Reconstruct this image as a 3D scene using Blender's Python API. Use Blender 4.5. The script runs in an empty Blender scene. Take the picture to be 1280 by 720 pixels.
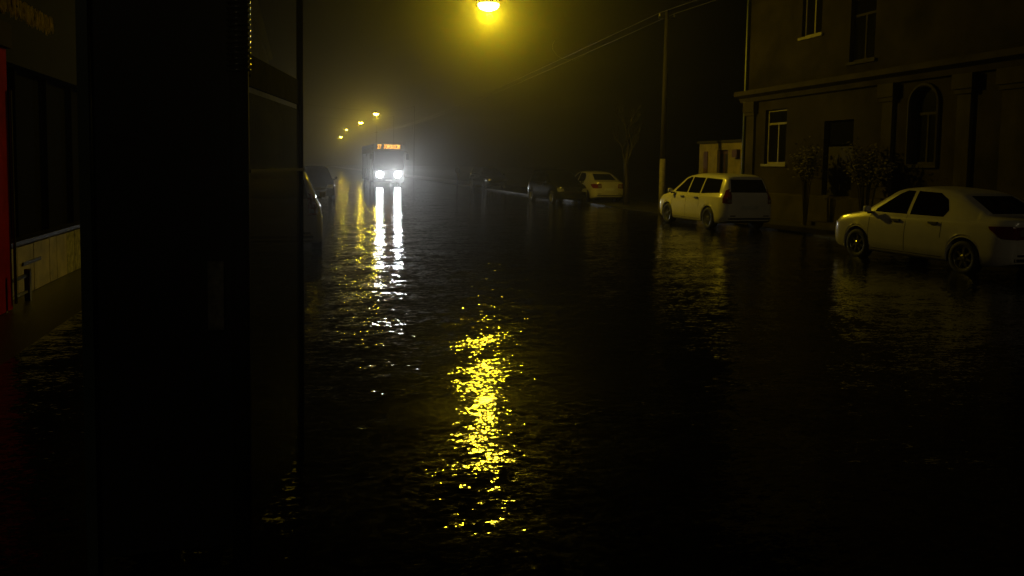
import bpy, bmesh, math, random
from mathutils import Vector, Matrix, noise
from mathutils.bvhtree import BVHTree
R = math.radians
random.seed(7)
scene = bpy.context.scene
col = scene.collection

# ------------------------------------------------------------------ camera, world, sun, exposure
CAM_H = 1.75
cam_d = bpy.data.cameras.new('camera')
cam_d.sensor_width = 36.0
cam_d.lens = 36.0 * 1004.0 / 1280.0
cam_d.shift_y = -0.0647
cam_d.clip_start = 0.05
cam_d.clip_end = 3000
cam = bpy.data.objects.new('camera', cam_d)
col.objects.link(cam)
cam.matrix_world = (Matrix.Translation((0, 0, CAM_H)) @ Matrix.Rotation(R(-14.81), 4, 'Z')
                    @ Matrix.Rotation(R(90 - 4.0), 4, 'X') @ Matrix.Rotation(R(0.9), 4, 'Z'))
scene.camera = cam

w = bpy.data.worlds.new('World')
scene.world = w
w.use_nodes = True
nt = w.node_tree
nt.nodes.clear()
sky = nt.nodes.new('ShaderNodeTexSky')
sky.sky_type = 'NISHITA'
sky.sun_disc = False
sky.sun_elevation = R(30)
sky.sun_rotation = R(196)
bg = nt.nodes.new('ShaderNodeBackground')
bg.inputs['Strength'].default_value = 0.00003
wo = nt.nodes.new('ShaderNodeOutputWorld')
nt.links.new(sky.outputs[0], bg.inputs[0])
nt.links.new(bg.outputs[0], wo.inputs[0])

sun_d = bpy.data.lights.new('rear_fill_sun', 'SUN')  # warm fill from behind the camera, added to brighten the cars' tails
sun_d.energy = 0.045
sun_d.angle = R(12)
sun_d.color = (1.0, 0.82, 0.45)
sun = bpy.data.objects.new('rear_fill_sun', sun_d)
sun.rotation_euler = (R(60), 0, R(-16))
col.objects.link(sun)

scene.view_settings.view_transform = 'Standard'
scene.view_settings.look = 'None'
scene.view_settings.gamma = 1
scene.view_settings.exposure = 0.0
scene.render.engine = 'CYCLES'
cy = scene.cycles
cy.use_denoising = True
cy.max_bounces = 6
cy.volume_bounces = 0
cy.transparent_max_bounces = 12
cy.caustics_reflective = False
cy.caustics_refractive = False
cy.sample_clamp_indirect = 2.0
cy.use_light_tree = True

SODIUM = (1.0, 0.69, 0.01)
LAMP_W = 980.0
HEAD_W = 640.0
HAZE = 0.0034
HAZE_G = 0.93

# ------------------------------------------------------------------ materials
MATS = {}
def mat(name, color, rough=0.6, metal=0.0, var=0.12, scale=3.0, bump=0.0, bscale=40.0, emit=None, estr=0.0, coat=0.0, spec=0.5, col2=None):
    if name in MATS:
        return MATS[name]
    m = bpy.data.materials.new(name)
    m.use_nodes = True
    n = m.node_tree
    b = n.nodes['Principled BSDF']
    b.inputs['Roughness'].default_value = rough
    b.inputs['Metallic'].default_value = metal
    b.inputs['Coat Weight'].default_value = coat
    b.inputs['Coat Roughness'].default_value = 0.05
    b.inputs['Specular IOR Level'].default_value = spec
    tc = n.nodes.new('ShaderNodeTexCoord')
    no = n.nodes.new('ShaderNodeTexNoise')
    no.inputs['Scale'].default_value = scale
    no.inputs['Detail'].default_value = 5
    no.inputs['Roughness'].default_value = 0.65
    n.links.new(tc.outputs['Object'], no.inputs['Vector'])
    ra = n.nodes.new('ShaderNodeValToRGB')
    c = Vector(color)
    lo = c * (1 - var * 2)
    hi = Vector(col2) if col2 else c * (1 + var)
    ra.color_ramp.elements[0].position = 0.3
    ra.color_ramp.elements[1].position = 0.7
    ra.color_ramp.elements[0].color = (*[max(0, v) for v in lo], 1)
    ra.color_ramp.elements[1].color = (*[min(1, v) for v in hi], 1)
    n.links.new(no.outputs['Fac'], ra.inputs[0])
    n.links.new(ra.outputs[0], b.inputs['Base Color'])
    if bump:
        n2 = n.nodes.new('ShaderNodeTexNoise')
        n2.inputs['Scale'].default_value = bscale
        n2.inputs['Detail'].default_value = 4
        n.links.new(tc.outputs['Object'], n2.inputs['Vector'])
        bp = n.nodes.new('ShaderNodeBump')
        bp.inputs['Strength'].default_value = bump
        bp.inputs['Distance'].default_value = 0.01
        n.links.new(n2.outputs['Fac'], bp.inputs['Height'])
        n.links.new(bp.outputs[0], b.inputs['Normal'])
    if emit:
        b.inputs['Emission Color'].default_value = (*emit, 1)
        b.inputs['Emission Strength'].default_value = estr
    MATS[name] = m
    return m

M_asphalt = mat('asphalt', (0.035, 0.034, 0.032), 0.5, bump=0.5)
M_pave = mat('wet_paving', (0.055, 0.05, 0.045), 0.35, bump=0.4, scale=1.2)
M_kerb = mat('kerb_stone', (0.03, 0.028, 0.026), 0.45, bump=0.4)
M_grass = mat('dark_lawn', (0.015, 0.022, 0.01), 0.9, scale=0.6)
M_black = mat('black_paint', (0.008, 0.008, 0.008), 0.45, spec=0.3)
M_blacksteel = mat('black_steel', (0.02, 0.02, 0.018), 0.28, bump=0.15)
M_greensteel = mat('green_steel', (0.02, 0.035, 0.025), 0.4)
M_cable = mat('wet_cable', (0.03, 0.03, 0.03), 0.18)
M_alucable = mat('wet_aluminium_cable', (0.35, 0.35, 0.34), 0.3, metal=0.9)
M_whitepaint = mat('white_car_paint', (0.66, 0.63, 0.57), 0.3, coat=0.6, var=0.04)
M_beigepaint = mat('beige_car_paint', (0.45, 0.42, 0.36), 0.3, coat=0.6, var=0.04)
M_darkpaint = mat('dark_car_paint', (0.012, 0.013, 0.016), 0.22, coat=0.8, var=0.05)
M_carglass = mat('dark_car_glass', (0.004, 0.004, 0.004), 0.05, var=0.0, spec=0.15)
M_rubber = mat('tyre_rubber', (0.012, 0.012, 0.012), 0.7, bump=0.2)
M_alloy = mat('alloy_rim', (0.42, 0.42, 0.42), 0.25, metal=0.9)
M_trim = mat('black_trim', (0.015, 0.015, 0.015), 0.5)
M_red = mat('tail_lens', (0.16, 0.008, 0.008), 0.12, var=0.1, coat=0.5)
M_clear = mat('clear_lens', (0.5, 0.5, 0.5), 0.08, metal=0.6)
M_plate = mat('number_plate', (0.55, 0.55, 0.52), 0.4)
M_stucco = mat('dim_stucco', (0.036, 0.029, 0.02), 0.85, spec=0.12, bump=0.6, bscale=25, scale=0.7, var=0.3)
M_stucco2 = mat('grey_stucco', (0.05, 0.045, 0.038), 0.85, bump=0.6, bscale=25, scale=0.5, var=0.3)
M_stone = mat('pale_stone', (0.055, 0.045, 0.029), 0.85, spec=.15, bump=0.5, bscale=15, scale=1.4, var=0.25)
M_gate = mat('pale_gatehouse_plaster', (0.26, 0.21, 0.14), 0.8, bump=0.4, var=0.2)
M_brown = mat('brown_wood', (0.09, 0.04, 0.02), 0.6, scale=5)
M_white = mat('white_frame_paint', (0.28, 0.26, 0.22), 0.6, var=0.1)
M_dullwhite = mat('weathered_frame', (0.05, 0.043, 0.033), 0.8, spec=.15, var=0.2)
M_glass = mat('dark_window_glass', (0.006, 0.006, 0.006), 0.06, var=0.0)
M_curtain = mat('curtain', (0.06, 0.05, 0.035), 0.9, scale=8)
M_redpaint = mat('red_paint', (0.65, 0.008, 0.008), 0.9, var=0.15, spec=0.05)
M_shopdark = mat('dark_shop_tile', (0.012, 0.011, 0.01), 0.9, spec=0.1, var=.2)
M_matt_window = mat('matt_black_window', (0.006, 0.006, 0.006), 0.95, spec=0.03)  # shop window glass turned matt black so it mirrors no glow
M_doordark = mat('dark_door', (0.016, 0.01, 0.006), 0.7)
M_cream = mat('cream_panel', (0.68, 0.57, 0.32), 0.7, scale=2.5, var=0.22, bump=0.25)
M_plaster = mat('bare_plaster', (0.62, 0.58, 0.47), 0.9, scale=9, var=0.35, bump=0.5)
M_thatch = mat('orange_fringe', (0.8, 0.45, 0.12), 0.8, scale=12, var=0.4)
M_roofdark = mat('dark_roof', (0.03, 0.026, 0.022), 0.8, bump=0.4)
M_bark = mat('wet_bark', (0.016, 0.010, 0.007), 0.6, bump=0.8, bscale=18)
M_leaf = mat('dark_leaf', (0.03, 0.045, 0.015), 0.5, scale=2, var=0.35)
M_rose = mat('shrub_leaf', (0.15, 0.13, 0.05), 0.5, scale=6, var=0.4)
M_buspaint = mat('bus_paint', (0.03, 0.033, 0.036), 0.35, coat=0.4, var=0.06)
M_concrete = mat('pole_concrete', (0.035, 0.03, 0.025), 0.8, spec=.1, bump=0.4)
M_whitewash = mat('whitewashed_pole', (0.2, 0.17, 0.12), 0.7, bump=0.5, var=0.3, scale=6)
M_amber = mat('amber_dots', (0.3, 0.1, 0.01), 0.5, emit=(1.0, 0.46, 0.05), estr=5)
M_bulb = mat('sodium_bowl', (0.8, 0.6, 0.2), 0.4, emit=(1.0, 0.78, 0.08), estr=55)
M_head = mat('lit_headlamp', (0.9, 0.9, 0.9), 0.3, emit=(0.95, 0.98, 1.0), estr=60)

def shelter_glass():
    m = bpy.data.materials.new('tinted_shelter_glass')
    m.use_nodes = True
    n = m.node_tree
    n.nodes.clear()
    o = n.nodes.new('ShaderNodeOutputMaterial')
    t = n.nodes.new('ShaderNodeBsdfTransparent')
    tc = n.nodes.new('ShaderNodeTexCoord')
    ns = n.nodes.new('ShaderNodeTexNoise')
    ns.inputs['Scale'].default_value = 3
    ns.inputs['Detail'].default_value = 6
    n.links.new(tc.outputs['Object'], ns.inputs['Vector'])
    rp = n.nodes.new('ShaderNodeValToRGB')
    rp.color_ramp.elements[0].color = (0.42, 0.43, 0.40, 1)
    rp.color_ramp.elements[1].color = (0.58, 0.59, 0.55, 1)
    n.links.new(ns.outputs['Fac'], rp.inputs[0])
    n.links.new(rp.outputs[0], t.inputs[0])
    g = n.nodes.new('ShaderNodeBsdfGlossy')
    g.inputs['Roughness'].default_value = 0.15
    f = n.nodes.new('ShaderNodeFresnel')
    f.inputs['IOR'].default_value = 1.3
    mx = n.nodes.new('ShaderNodeMixShader')
    sm = n.nodes.new('ShaderNodeMath')
    sm.operation = 'MULTIPLY'
    sm.inputs[1].default_value = 0.25
    n.links.new(f.outputs[0], sm.inputs[0])
    n.links.new(sm.outputs[0], mx.inputs[0])
    n.links.new(t.outputs[0], mx.inputs[1])
    n.links.new(g.outputs[0], mx.inputs[2])
    n.links.new(mx.outputs[0], o.inputs['Surface'])
    return m
M_tint = shelter_glass()

def water_mat():
    m = bpy.data.materials.new('flood_water')
    m.use_nodes = True
    n = m.node_tree
    b = n.nodes['Principled BSDF']
    b.inputs['Base Color'].default_value = (0.006, 0.0052, 0.004, 1)
    b.inputs['Roughness'].default_value = 0.045
    b.inputs['IOR'].default_value = 1.33
    g = n.nodes.new('ShaderNodeNewGeometry')
    def slope(scale, amp, detail, off, sx=1.0):
        mp = n.nodes.new('ShaderNodeMapping')
        mp.inputs['Location'].default_value = (off, off * 1.7, off * 0.3)
        mp.inputs['Scale'].default_value = (sx, 1, 1)
        mp.inputs['Rotation'].default_value = (0, 0, R(14.8))
        n.links.new(g.outputs['Position'], mp.inputs['Vector'])
        t = n.nodes.new('ShaderNodeTexNoise')
        t.inputs['Scale'].default_value = scale
        t.inputs['Detail'].default_value = detail
        t.inputs['Roughness'].default_value = 0.55
        n.links.new(mp.outputs[0], t.inputs['Vector'])
        s = n.nodes.new('ShaderNodeVectorMath')
        s.operation = 'SUBTRACT'
        s.inputs[1].default_value = (0.5, 0.5, 0.5)
        n.links.new(t.outputs['Color'], s.inputs[0])
        k = n.nodes.new('ShaderNodeVectorMath')
        k.operation = 'MULTIPLY'
        k.inputs[1].default_value = (amp, amp, 0)
        n.links.new(s.outputs[0], k.inputs[0])
        return k
    def add(a, c):
        v = n.nodes.new('ShaderNodeVectorMath')
        v.operation = 'ADD'
        n.links.new(a.outputs[0], v.inputs[0])
        n.links.new(c.outputs[0], v.inputs[1])
        return v
    # choppy patches: short steep ripples where rain beats harder
    ch = slope(34.0, 0.85, 1, 51.0, 0.5)
    cn = n.nodes.new('ShaderNodeTexNoise')
    cn.inputs['Scale'].default_value = 6.0
    cn.inputs['Detail'].default_value = 2
    n.links.new(g.outputs['Position'], cn.inputs['Vector'])
    cr = n.nodes.new('ShaderNodeMapRange')
    cr.inputs['From Min'].default_value = 0.56
    cr.inputs['From Max'].default_value = 0.74
    n.links.new(cn.outputs['Fac'], cr.inputs['Value'])
    cs = n.nodes.new('ShaderNodeVectorMath')
    cs.operation = 'SCALE'
    n.links.new(ch.outputs[0], cs.inputs[0])
    n.links.new(cr.outputs[0], cs.inputs['Scale'])
    sm = add(add(slope(3.2, 0.13, 1, 3.1, 0.5), slope(16.0, 0.26, 2, 11.0, 0.5)), slope(60.0, 0.30, 2, 29.0, 0.5))
    sm = add(sm, cs)
    # gusts: calmer and livelier patches
    gp = n.nodes.new('ShaderNodeMapping')
    gp.inputs['Scale'].default_value = (0.45, 1.0, 1.0)
    gp.inputs['Rotation'].default_value = (0, 0, R(14.8))
    n.links.new(g.outputs['Position'], gp.inputs['Vector'])
    gt = n.nodes.new('ShaderNodeTexNoise')
    gt.inputs['Scale'].default_value = 1.3
    gt.inputs['Detail'].default_value = 3
    n.links.new(gp.outputs[0], gt.inputs['Vector'])
    mr = n.nodes.new('ShaderNodeMapRange')
    mr.inputs['From Min'].default_value = 0.3
    mr.inputs['From Max'].default_value = 0.7
    mr.inputs['To Min'].default_value = 0.45
    mr.inputs['To Max'].default_value = 1.35
    n.links.new(gt.outputs['Fac'], mr.inputs['Value'])
    sc = n.nodes.new('ShaderNodeVectorMath')
    sc.operation = 'SCALE'
    n.links.new(sm.outputs[0], sc.inputs[0])
    n.links.new(mr.outputs[0], sc.inputs['Scale'])
    up = n.nodes.new('ShaderNodeVectorMath')
    up.operation = 'ADD'
    up.inputs[1].default_value = (0, 0, 1)
    n.links.new(sc.outputs[0], up.inputs[0])
    nm = n.nodes.new('ShaderNodeVectorMath')
    nm.operation = 'NORMALIZE'
    n.links.new(up.outputs[0], nm.inputs[0])
    n.links.new(nm.outputs[0], b.inputs['Normal'])
    return m
M_water = water_mat()

# ------------------------------------------------------------------ helpers
class MB:
    def __init__(s):
        s.v = []
        s.f = []
    def quadmesh(s, verts, faces):
        o = len(s.v)
        s.v += [tuple(p) for p in verts]
        s.f += [tuple(i + o for i in f) for f in faces]
        return s
    def box(s, x0, x1, y0, y1, z0, z1):
        return s.quadmesh([(x0, y0, z0), (x1, y0, z0), (x1, y1, z0), (x0, y1, z0), (x0, y0, z1), (x1, y0, z1), (x1, y1, z1), (x0, y1, z1)],
                          [(0, 3, 2, 1), (4, 5, 6, 7), (0, 1, 5, 4), (1, 2, 6, 5), (2, 3, 7, 6), (3, 0, 4, 7)])
    def tube(s, pts, rad, n=8, cap=True):
        pts = [Vector(p) for p in pts]
        rs = rad if isinstance(rad, (list, tuple)) else [rad] * len(pts)
        vs, fs = [], []
        ref = None
        for i, p in enumerate(pts):
            d = (pts[min(i + 1, len(pts) - 1)] - pts[max(i - 1, 0)]).normalized()
            if ref is None:
                ref = d.orthogonal().normalized()
            ref = (ref - d * ref.dot(d)).normalized()
            e = d.cross(ref)
            for k in range(n):
                a = 2 * math.pi * k / n
                vs.append(p + (ref * math.cos(a) + e * math.sin(a)) * rs[i])
        for i in range(len(pts) - 1):
            for k in range(n):
                fs.append((i * n + k, i * n + (k + 1) % n, (i + 1) * n + (k + 1) % n, (i + 1) * n + k))
        if cap:
            fs.append(tuple(range(n))[::-1])
            fs.append(tuple((len(pts) - 1) * n + k for k in range(n)))
        return s.quadmesh(vs, fs)
    def lathe(s, prof, n=24, M=None):
        # prof: list of (radius, height), axis +Z, then moved by M
        vs, fs = [], []
        for r, z in prof:
            for k in range(n):
                a = 2 * math.pi * k / n
                p = Vector((r * math.cos(a), r * math.sin(a), z))
                vs.append(M @ p if M else p)
        for i in range(len(prof) - 1):
            for k in range(n):
                fs.append((i * n + k, i * n + (k + 1) % n, (i + 1) * n + (k + 1) % n, (i + 1) * n + k))
        return s.quadmesh(vs, fs)
    def build(s, name, m, parent=None, smooth=False, bevel=0.0, **props):
        me = bpy.data.meshes.new(name)
        me.from_pydata(s.v, [], s.f)
        me.materials.append(m)
        if smooth:
            me.polygons.foreach_set('use_smooth', [True] * len(me.polygons))
        if bevel:
            bm = bmesh.new()
            bm.from_mesh(me)
            bmesh.ops.bevel(bm, geom=bm.edges[:], offset=bevel, segments=2, affect='EDGES', profile=0.6)
            bm.to_mesh(me)
            bm.free()
        me.validate()
        me.update()
        o = bpy.data.objects.new(name, me)
        col.objects.link(o)
        if parent:
            o.parent = parent
        for k, v in props.items():
            o[k] = v
        return o
def tag(o, label, cat, group=None):
    o['label'] = label
    o['category'] = cat
    if group:
        o['group'] = group
    return o
def empty(name, loc=(0, 0, 0), rz=0, label=None, cat=None, group=None):
    o = bpy.data.objects.new(name, None)
    o.empty_display_size = 0.2
    col.objects.link(o)
    o.location = loc
    o.rotation_euler = (0, 0, rz)
    if label:
        tag(o, label, cat, group)
    return o
def structure(o):
    o['kind'] = 'structure'
    return o

# ------------------------------------------------------------------ the setting
structure(MB().box(-400, 500, -60, 900, -0.5, -0.22).build('ground', M_grass))
structure(MB().box(-1.5, 13.3, -12, 420, -0.3, -0.16).build('road', M_asphalt))
pv = MB()
pv.quadmesh([(-1.55, -12, -0.05), (-1.55, 420, -0.05), (-3.35, 420, 0.05), (-3.35, -12, 0.05),
             (-1.55, -12, -0.3), (-1.55, 420, -0.3), (-3.35, 420, -0.3), (-3.35, -12, -0.3)],
            [(0, 1, 2, 3), (4, 7, 6, 5), (0, 4, 5, 1), (1, 5, 6, 2), (2, 6, 7, 3), (3, 7, 4, 0)])
structure(pv.build('pavement_by_the_shops', M_pave))
structure(MB().box(13.46, 17.0, -12, 420, -0.3, 0.03).build('pavement_by_the_house', M_pave))
kb = structure(MB().box(13.3, 13.455, -12, 8, -0.3, 0.045).build('kerb', M_kerb))
kmesh = MB().box(0, 0.155, 0, 0.98, -0.3, 0.045)
k0 = None
for i in range(60):
    if k0 is None:
        k0 = kmesh.build('kerb_stone', M_kerb, kb)
        o = k0
    else:
        o = k0.copy()
        col.objects.link(o)
    o.location = (13.3 + random.uniform(-.006, .006), 8.01 + i, random.uniform(-.008, .008))
structure(MB().box(13.3, 13.455, 68.02, 420, -0.3, 0.04).build('kerb_run', M_kerb, kb))
wt = MB().quadmesh([(-2.9, -12, 0), (13.47, -12, 0), (13.47, 420, 0), (-2.9, 420, 0)], [(0, 1, 2, 3)])
structure(wt.build('flood_water', M_water))

# ------------------------------------------------------------------ facades
def facade_wall(y0, y1, z0, z1, holes, X, s, thick=0.35):
    """wall along Y at X, outer face towards s (+1 or -1 along X); holes = (ya, yb, za, zb)"""
    ys = sorted({y0, y1, *[h[0] for h in holes], *[h[1] for h in holes]})
    zs = sorted({z0, z1, *[h[2] for h in holes], *[h[3] for h in holes]})
    mb = MB()
    def solid(i, j):
        if i < 0 or j < 0 or i >= len(ys) - 1 or j >= len(zs) - 1:
            return False
        cyy, czz = (ys[i] + ys[i + 1]) / 2, (zs[j] + zs[j + 1]) / 2
        return not any(h[0] < cyy < h[1] and h[2] < czz < h[3] for h in holes)
    xo, xi = X, X - s * thick
    for i in range(len(ys) - 1):
        for j in range(len(zs) - 1):
            if not solid(i, j):
                continue
            a, b, c, d = ys[i], ys[i + 1], zs[j], zs[j + 1]
            mb.quadmesh([(xo, a, c), (xo, b, c), (xo, b, d), (xo, a, d)], [(0, 1, 2, 3)])
            mb.quadmesh([(xi, a, c), (xi, b, c), (xi, b, d), (xi, a, d)], [(3, 2, 1, 0)])
            for (di, dj, e) in ((-1, 0, ((a, c), (a, d))), (1, 0, ((b, c), (b, d))), (0, -1, ((a, c), (b, c))), (0, 1, ((a, d), (b, d)))):
                if not solid(i + di, j + dj):
                    (p, q), (u, v) = e
                    mb.quadmesh([(xo, p, q), (xo, u, v), (xi, u, v), (xi, p, q)], [(0, 1, 2, 3)])
    return mb
def window(house, ya, yb, za, zb, X, s, mframe, mullions=1, transom=0.7, arched=False, sill=True, wall_m=None, curtain=False):
    """a window set 0.12 m into its opening: frame part with pane, sill and arch sub-parts"""
    xo = X - s * 0.12
    xi = X - s * 0.18
    x0, x1 = min(xo, xi), max(xo, xi)
    t = 0.07
    f = MB()
    f.box(x0, x1, ya, ya + t, za, zb).box(x0, x1, yb - t, yb, za, zb)
    f.box(x0, x1, ya + t, yb - t, za, za + t).box(x0, x1, ya + t, yb - t, zb - t, zb)
    zt = za + (zb - za) * transom
    xm0, xm1 = x0 + 0.006, x1 - 0.006
    if transom < 1:
        f.box(xm0, xm1, ya + t, yb - t, zt - t / 2, zt + t / 2)
    for k in range(mullions):
        yc = ya + (yb - ya) * (k + 1) / (mullions + 1)
        f.box(xm0 + .004, xm1 - .004, yc - 0.03, yc + 0.03, za + t, (zt - t / 2) if transom < 1 else zb - t)
    fo = f.build('window', mframe, house)
    px = X - s * 0.155
    n = mullions + 1
    for k in range(n):
        a = ya + (yb - ya) * k / n + 0.032
        b = ya + (yb - ya) * (k + 1) / n - 0.032
        MB().box(px - .004, px + .004, a, b, za + .02, zt).build('pane', M_glass, fo)
    if transom < 1:
        MB().box(px - .004, px + .004, ya + .02, yb - .02, zt + .01, zb - .02).build('pane', M_glass, fo)
    if sill:
        MB().box(min(X - s * .1, X + s * .07), max(X - s * .1, X + s * .07), ya - .1, yb + .1, za - .09, za - .003).build('sill', mframe, fo)
    if arched:
        r = (yb - ya) / 2
        yc = (ya + yb) / 2
        zs_ = zb - r
        sp = MB()
        for side in (-1, 1):
            N = 10
            for k in range(N):
                a0, a1 = math.pi / 2 * k / N, math.pi / 2 * (k + 1) / N
                p0 = (yc + side * r * math.cos(a0), zs_ + r * math.sin(a0))
                p1 = (yc + side * r * math.cos(a1), zs_ + r * math.sin(a1))
                xa, xb = X - s * 0.004, X - s * 0.115
                q = [(xa, p0[0], p0[1]), (xa, p1[0], p1[1]), (xa, p1[0], zb), (xa, p0[0], zb),
                     (xb, p0[0], p0[1]), (xb, p1[0], p1[1]), (xb, p1[0], zb), (xb, p0[0], zb)]
                sp.quadmesh(q, [(0, 1, 2, 3), (4, 7, 6, 5), (0, 4, 5, 1)])
        sp.build('spandrel', wall_m, fo)
        ar = MB()
        N = 18
        pts = [(X + s * 0.035, yc - r - .06, za)] + [(X + s * 0.035, yc - (r + .06) * math.cos(math.pi * k / N), zs_ + (r + .06) * math.sin(math.pi * k / N)) for k in range(N + 1)] + [(X + s * 0.035, yc + r + .06, za)]
        ar.tube(pts, 0.055, 6)
        ar.build('surround', mframe, fo)
    if curtain:
        cm = MB()
        cx = X - s * 0.3
        vs, fs = [], []
        N = 30
        for k in range(N + 1):
            y = ya + (yb - ya) * k / N
            vs += [(cx + .03 * math.sin(k * 1.9), y, za), (cx + .03 * math.sin(k * 1.9 + .5), y, zb)]
        for k in range(N):
            fs.append((2 * k, 2 * k + 2, 2 * k + 3, 2 * k + 1))
        cm.quadmesh(vs, fs).build('curtain', M_curtain, fo)
    return fo
def prism_y(y0, y1, prof):
    """profile of (x, z) points swept from y0 to y1"""
    mb = MB()
    n = len(prof)
    vs = [(x, y0, z) for x, z in prof] + [(x, y1, z) for x, z in prof]
    fs = [tuple(range(n)), tuple(range(2 * n - 1, n - 1, -1))]
    for i in range(n):
        j = (i + 1) % n
        fs.append((i, i + n, j + n, j))
    return mb.quadmesh(vs, fs)

# house on the right, facing the street
HX = 16.0
hs = empty('corner_house', (HX, 19, 0), 0, 'dim two-storey stuccoed house with arched windows behind the white sedan', 'house')
hs.location = (0, 0, 0)
holes = [(24.2, 25.5, 1.95, 3.85), (20.75, 22.15, 0.15, 3.3), (17.5, 18.4, 1.95, 4.0), (13.2, 14.2, 1.95, 4.05),
         (22.5, 23.55, 6.1, 8.1), (20.0, 21.1, 5.0, 6.9)]
facade_wall(10.5, 26.9, 0.0, 4.55, [h for h in holes if h[3] < 5], HX, -1).build('ground_floor_wall', M_stucco, hs)
facade_wall(10.5, 26.9, 4.55, 10.6, [h for h in holes if h[3] > 5], HX + .004, -1).build('upper_wall', M_stucco, hs)
MB().box(HX + .36, HX + 9, 10.5, 26.9, 0, 10.6).build('rear_block', M_stucco2, hs)
prism_y(10.4, 27.0, [(HX + .05, 4.2), (HX - .12, 4.2), (HX - .2, 4.34), (HX - .42, 4.42), (HX - .42, 4.58), (HX + .05, 4.66)]).build('string_course', M_stone, hs)
prism_y(10.4, 27.0, [(HX + .05, 10.2), (HX - .3, 10.3), (HX - .6, 10.6), (HX - .6, 10.8), (HX + .05, 10.85)]).build('cornice', M_stone, hs)
prism_y(10.4, 27.0, [(HX + .05, 0.0), (HX - .08, 0.0), (HX - .08, 0.9), (HX + .05, 0.98)]).build('plinth', M_stone, hs)
MB().box(HX - .62, HX + 9.2, 10.3, 27.1, 10.86, 11.1).build('roof', M_roofdark, hs)
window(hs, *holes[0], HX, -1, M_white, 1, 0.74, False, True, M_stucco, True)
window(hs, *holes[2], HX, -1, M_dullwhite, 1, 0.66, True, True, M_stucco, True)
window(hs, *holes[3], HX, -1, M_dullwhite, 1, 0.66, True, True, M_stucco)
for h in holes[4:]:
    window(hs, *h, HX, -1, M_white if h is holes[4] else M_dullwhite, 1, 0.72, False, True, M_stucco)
# door
d = MB().box(HX + .14, HX + .2, 20.78, 22.12, 0.15, 2.5).build('door', M_doordark, hs)
for yy in (20.9, 21.55):
    for zz in (0.35, 1.4):
        MB().box(HX + .115, HX + .138, yy, yy + .45, zz, zz + .85).build('panel', M_doordark, d)
MB().box(HX + .16, HX + .18, 20.8, 22.1, 2.56, 3.27).build('fanlight', M_glass, d)
MB().tube([(HX + .1, 21.36, 1.15), (HX + .06, 21.36, 1.15), (HX + .06, 21.36, 1.35), (HX + .1, 21.36, 1.35)], .014).build('handle', M_alloy, d)
MB().box(HX - .5, HX - .09, 20.5, 22.4, 0.0, 0.15).build('doorstep', M_stone, hs)
# pilasters and capitals
for yy, ww in ((15.05, 0.75), (16.55, 0.42), (19.25, 0.4), (26.35, 0.5), (11.6, .6)):
    p = MB().box(HX - .1, HX + .0, yy - ww / 2, yy + ww / 2, 0.99, 3.7).build('pilaster', M_stone, hs)
    MB().box(HX - .15, HX - .003, yy - ww / 2 - .06, yy + ww / 2 + .06, 3.7, 3.82).box(HX - .2, HX - .003, yy - ww / 2 - .11, yy + ww / 2 + .11, 3.82, 4.19).build('capital', M_stone, p)
    MB().box(HX - .14, HX - .003, yy - ww / 2 - .05, yy + ww / 2 + .05, 0.985, 1.2).build('base', M_stone, p)
# drain pipe
MB().tube([(HX - .09, 26.75, 0.1), (HX - .09, 26.75, 10.2)], .055, 10).build('drainpipe', M_greensteel, hs)

# gatehouse beyond the house
gt = empty('gatehouse', (0, 0, 0), 0, 'low pale gatehouse with a dark door behind the parked wagon', 'gatehouse')
GX, GZ = 16.2, 2.78
facade_wall(27.2, 30.7, 0.0, GZ, [(28.35, 29.2, 0.05, 2.5)], GX, -1, .25).build('wall', M_gate, gt)
MB().box(GX + .251, GX + 2.6, 27.2, 30.7, 0, GZ).build('rear_block', M_stucco2, gt)
MB().box(GX - .06, GX + 2.7, 27.1, 30.8, GZ + .003, GZ + .1).build('roof', M_roofdark, gt)
dg = MB().box(GX + .1, GX + .15, 28.36, 29.19, 0.06, 2.49).build('door', M_brown, gt)
for yy in (28.42, 28.82):
    MB().box(GX + .08, GX + .098, yy, yy + .3, 1.2, 2.35).build('panel', M_doordark, dg)
MB().box(GX - .04, GX - .003, 29.95, 30.25, 1.5, 2.45).build('shutter', M_brown, gt)
MB().box(GX - .16, GX - .003, 27.45, 27.8, 2.2, 2.5).build('meter_box', M_brown, gt)

# ------------------------------------------------------------------ left side shops
SX = -3.4
sh = empty('shop_front', (0, 0, 0), 0, 'dark shop front with a low cream panelled wall under matt black windows', 'shop')
facade_wall(4.0, 26.0, 0.0, 9.5, [(10.35, 15.6, 0.72, 2.9), (4.6, 9.1, 0.1, 2.9), (17.0, 22.0, 0.3, 2.9)], SX, 1, 0.3).build('wall', M_shopdark, sh)
MB().box(SX - 8, SX - .31, 4.0, 26.0, 0, 9.5).build('rear_block', M_stucco2, sh)
MB().box(SX - .2, SX - .17, 10.36, 15.59, .72, 2.89).build('matt_shop_window', M_matt_window, sh)  # shop windows as matt black sheets, keeping the bus glow out of them
MB().box(SX - .2, SX - .17, 4.61, 9.09, .1, 2.89).build('matt_shop_window', M_matt_window, sh)
MB().box(SX - .2, SX - .17, 17.01, 21.99, .3, 2.89).build('matt_shop_window', M_matt_window, sh)
for yy in (11.6, 12.9, 14.2):
    MB().box(SX - .16, SX - .1, yy - .03, yy + .03, .73, 2.88).build('window_bar', M_matt_window, sh)
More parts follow.
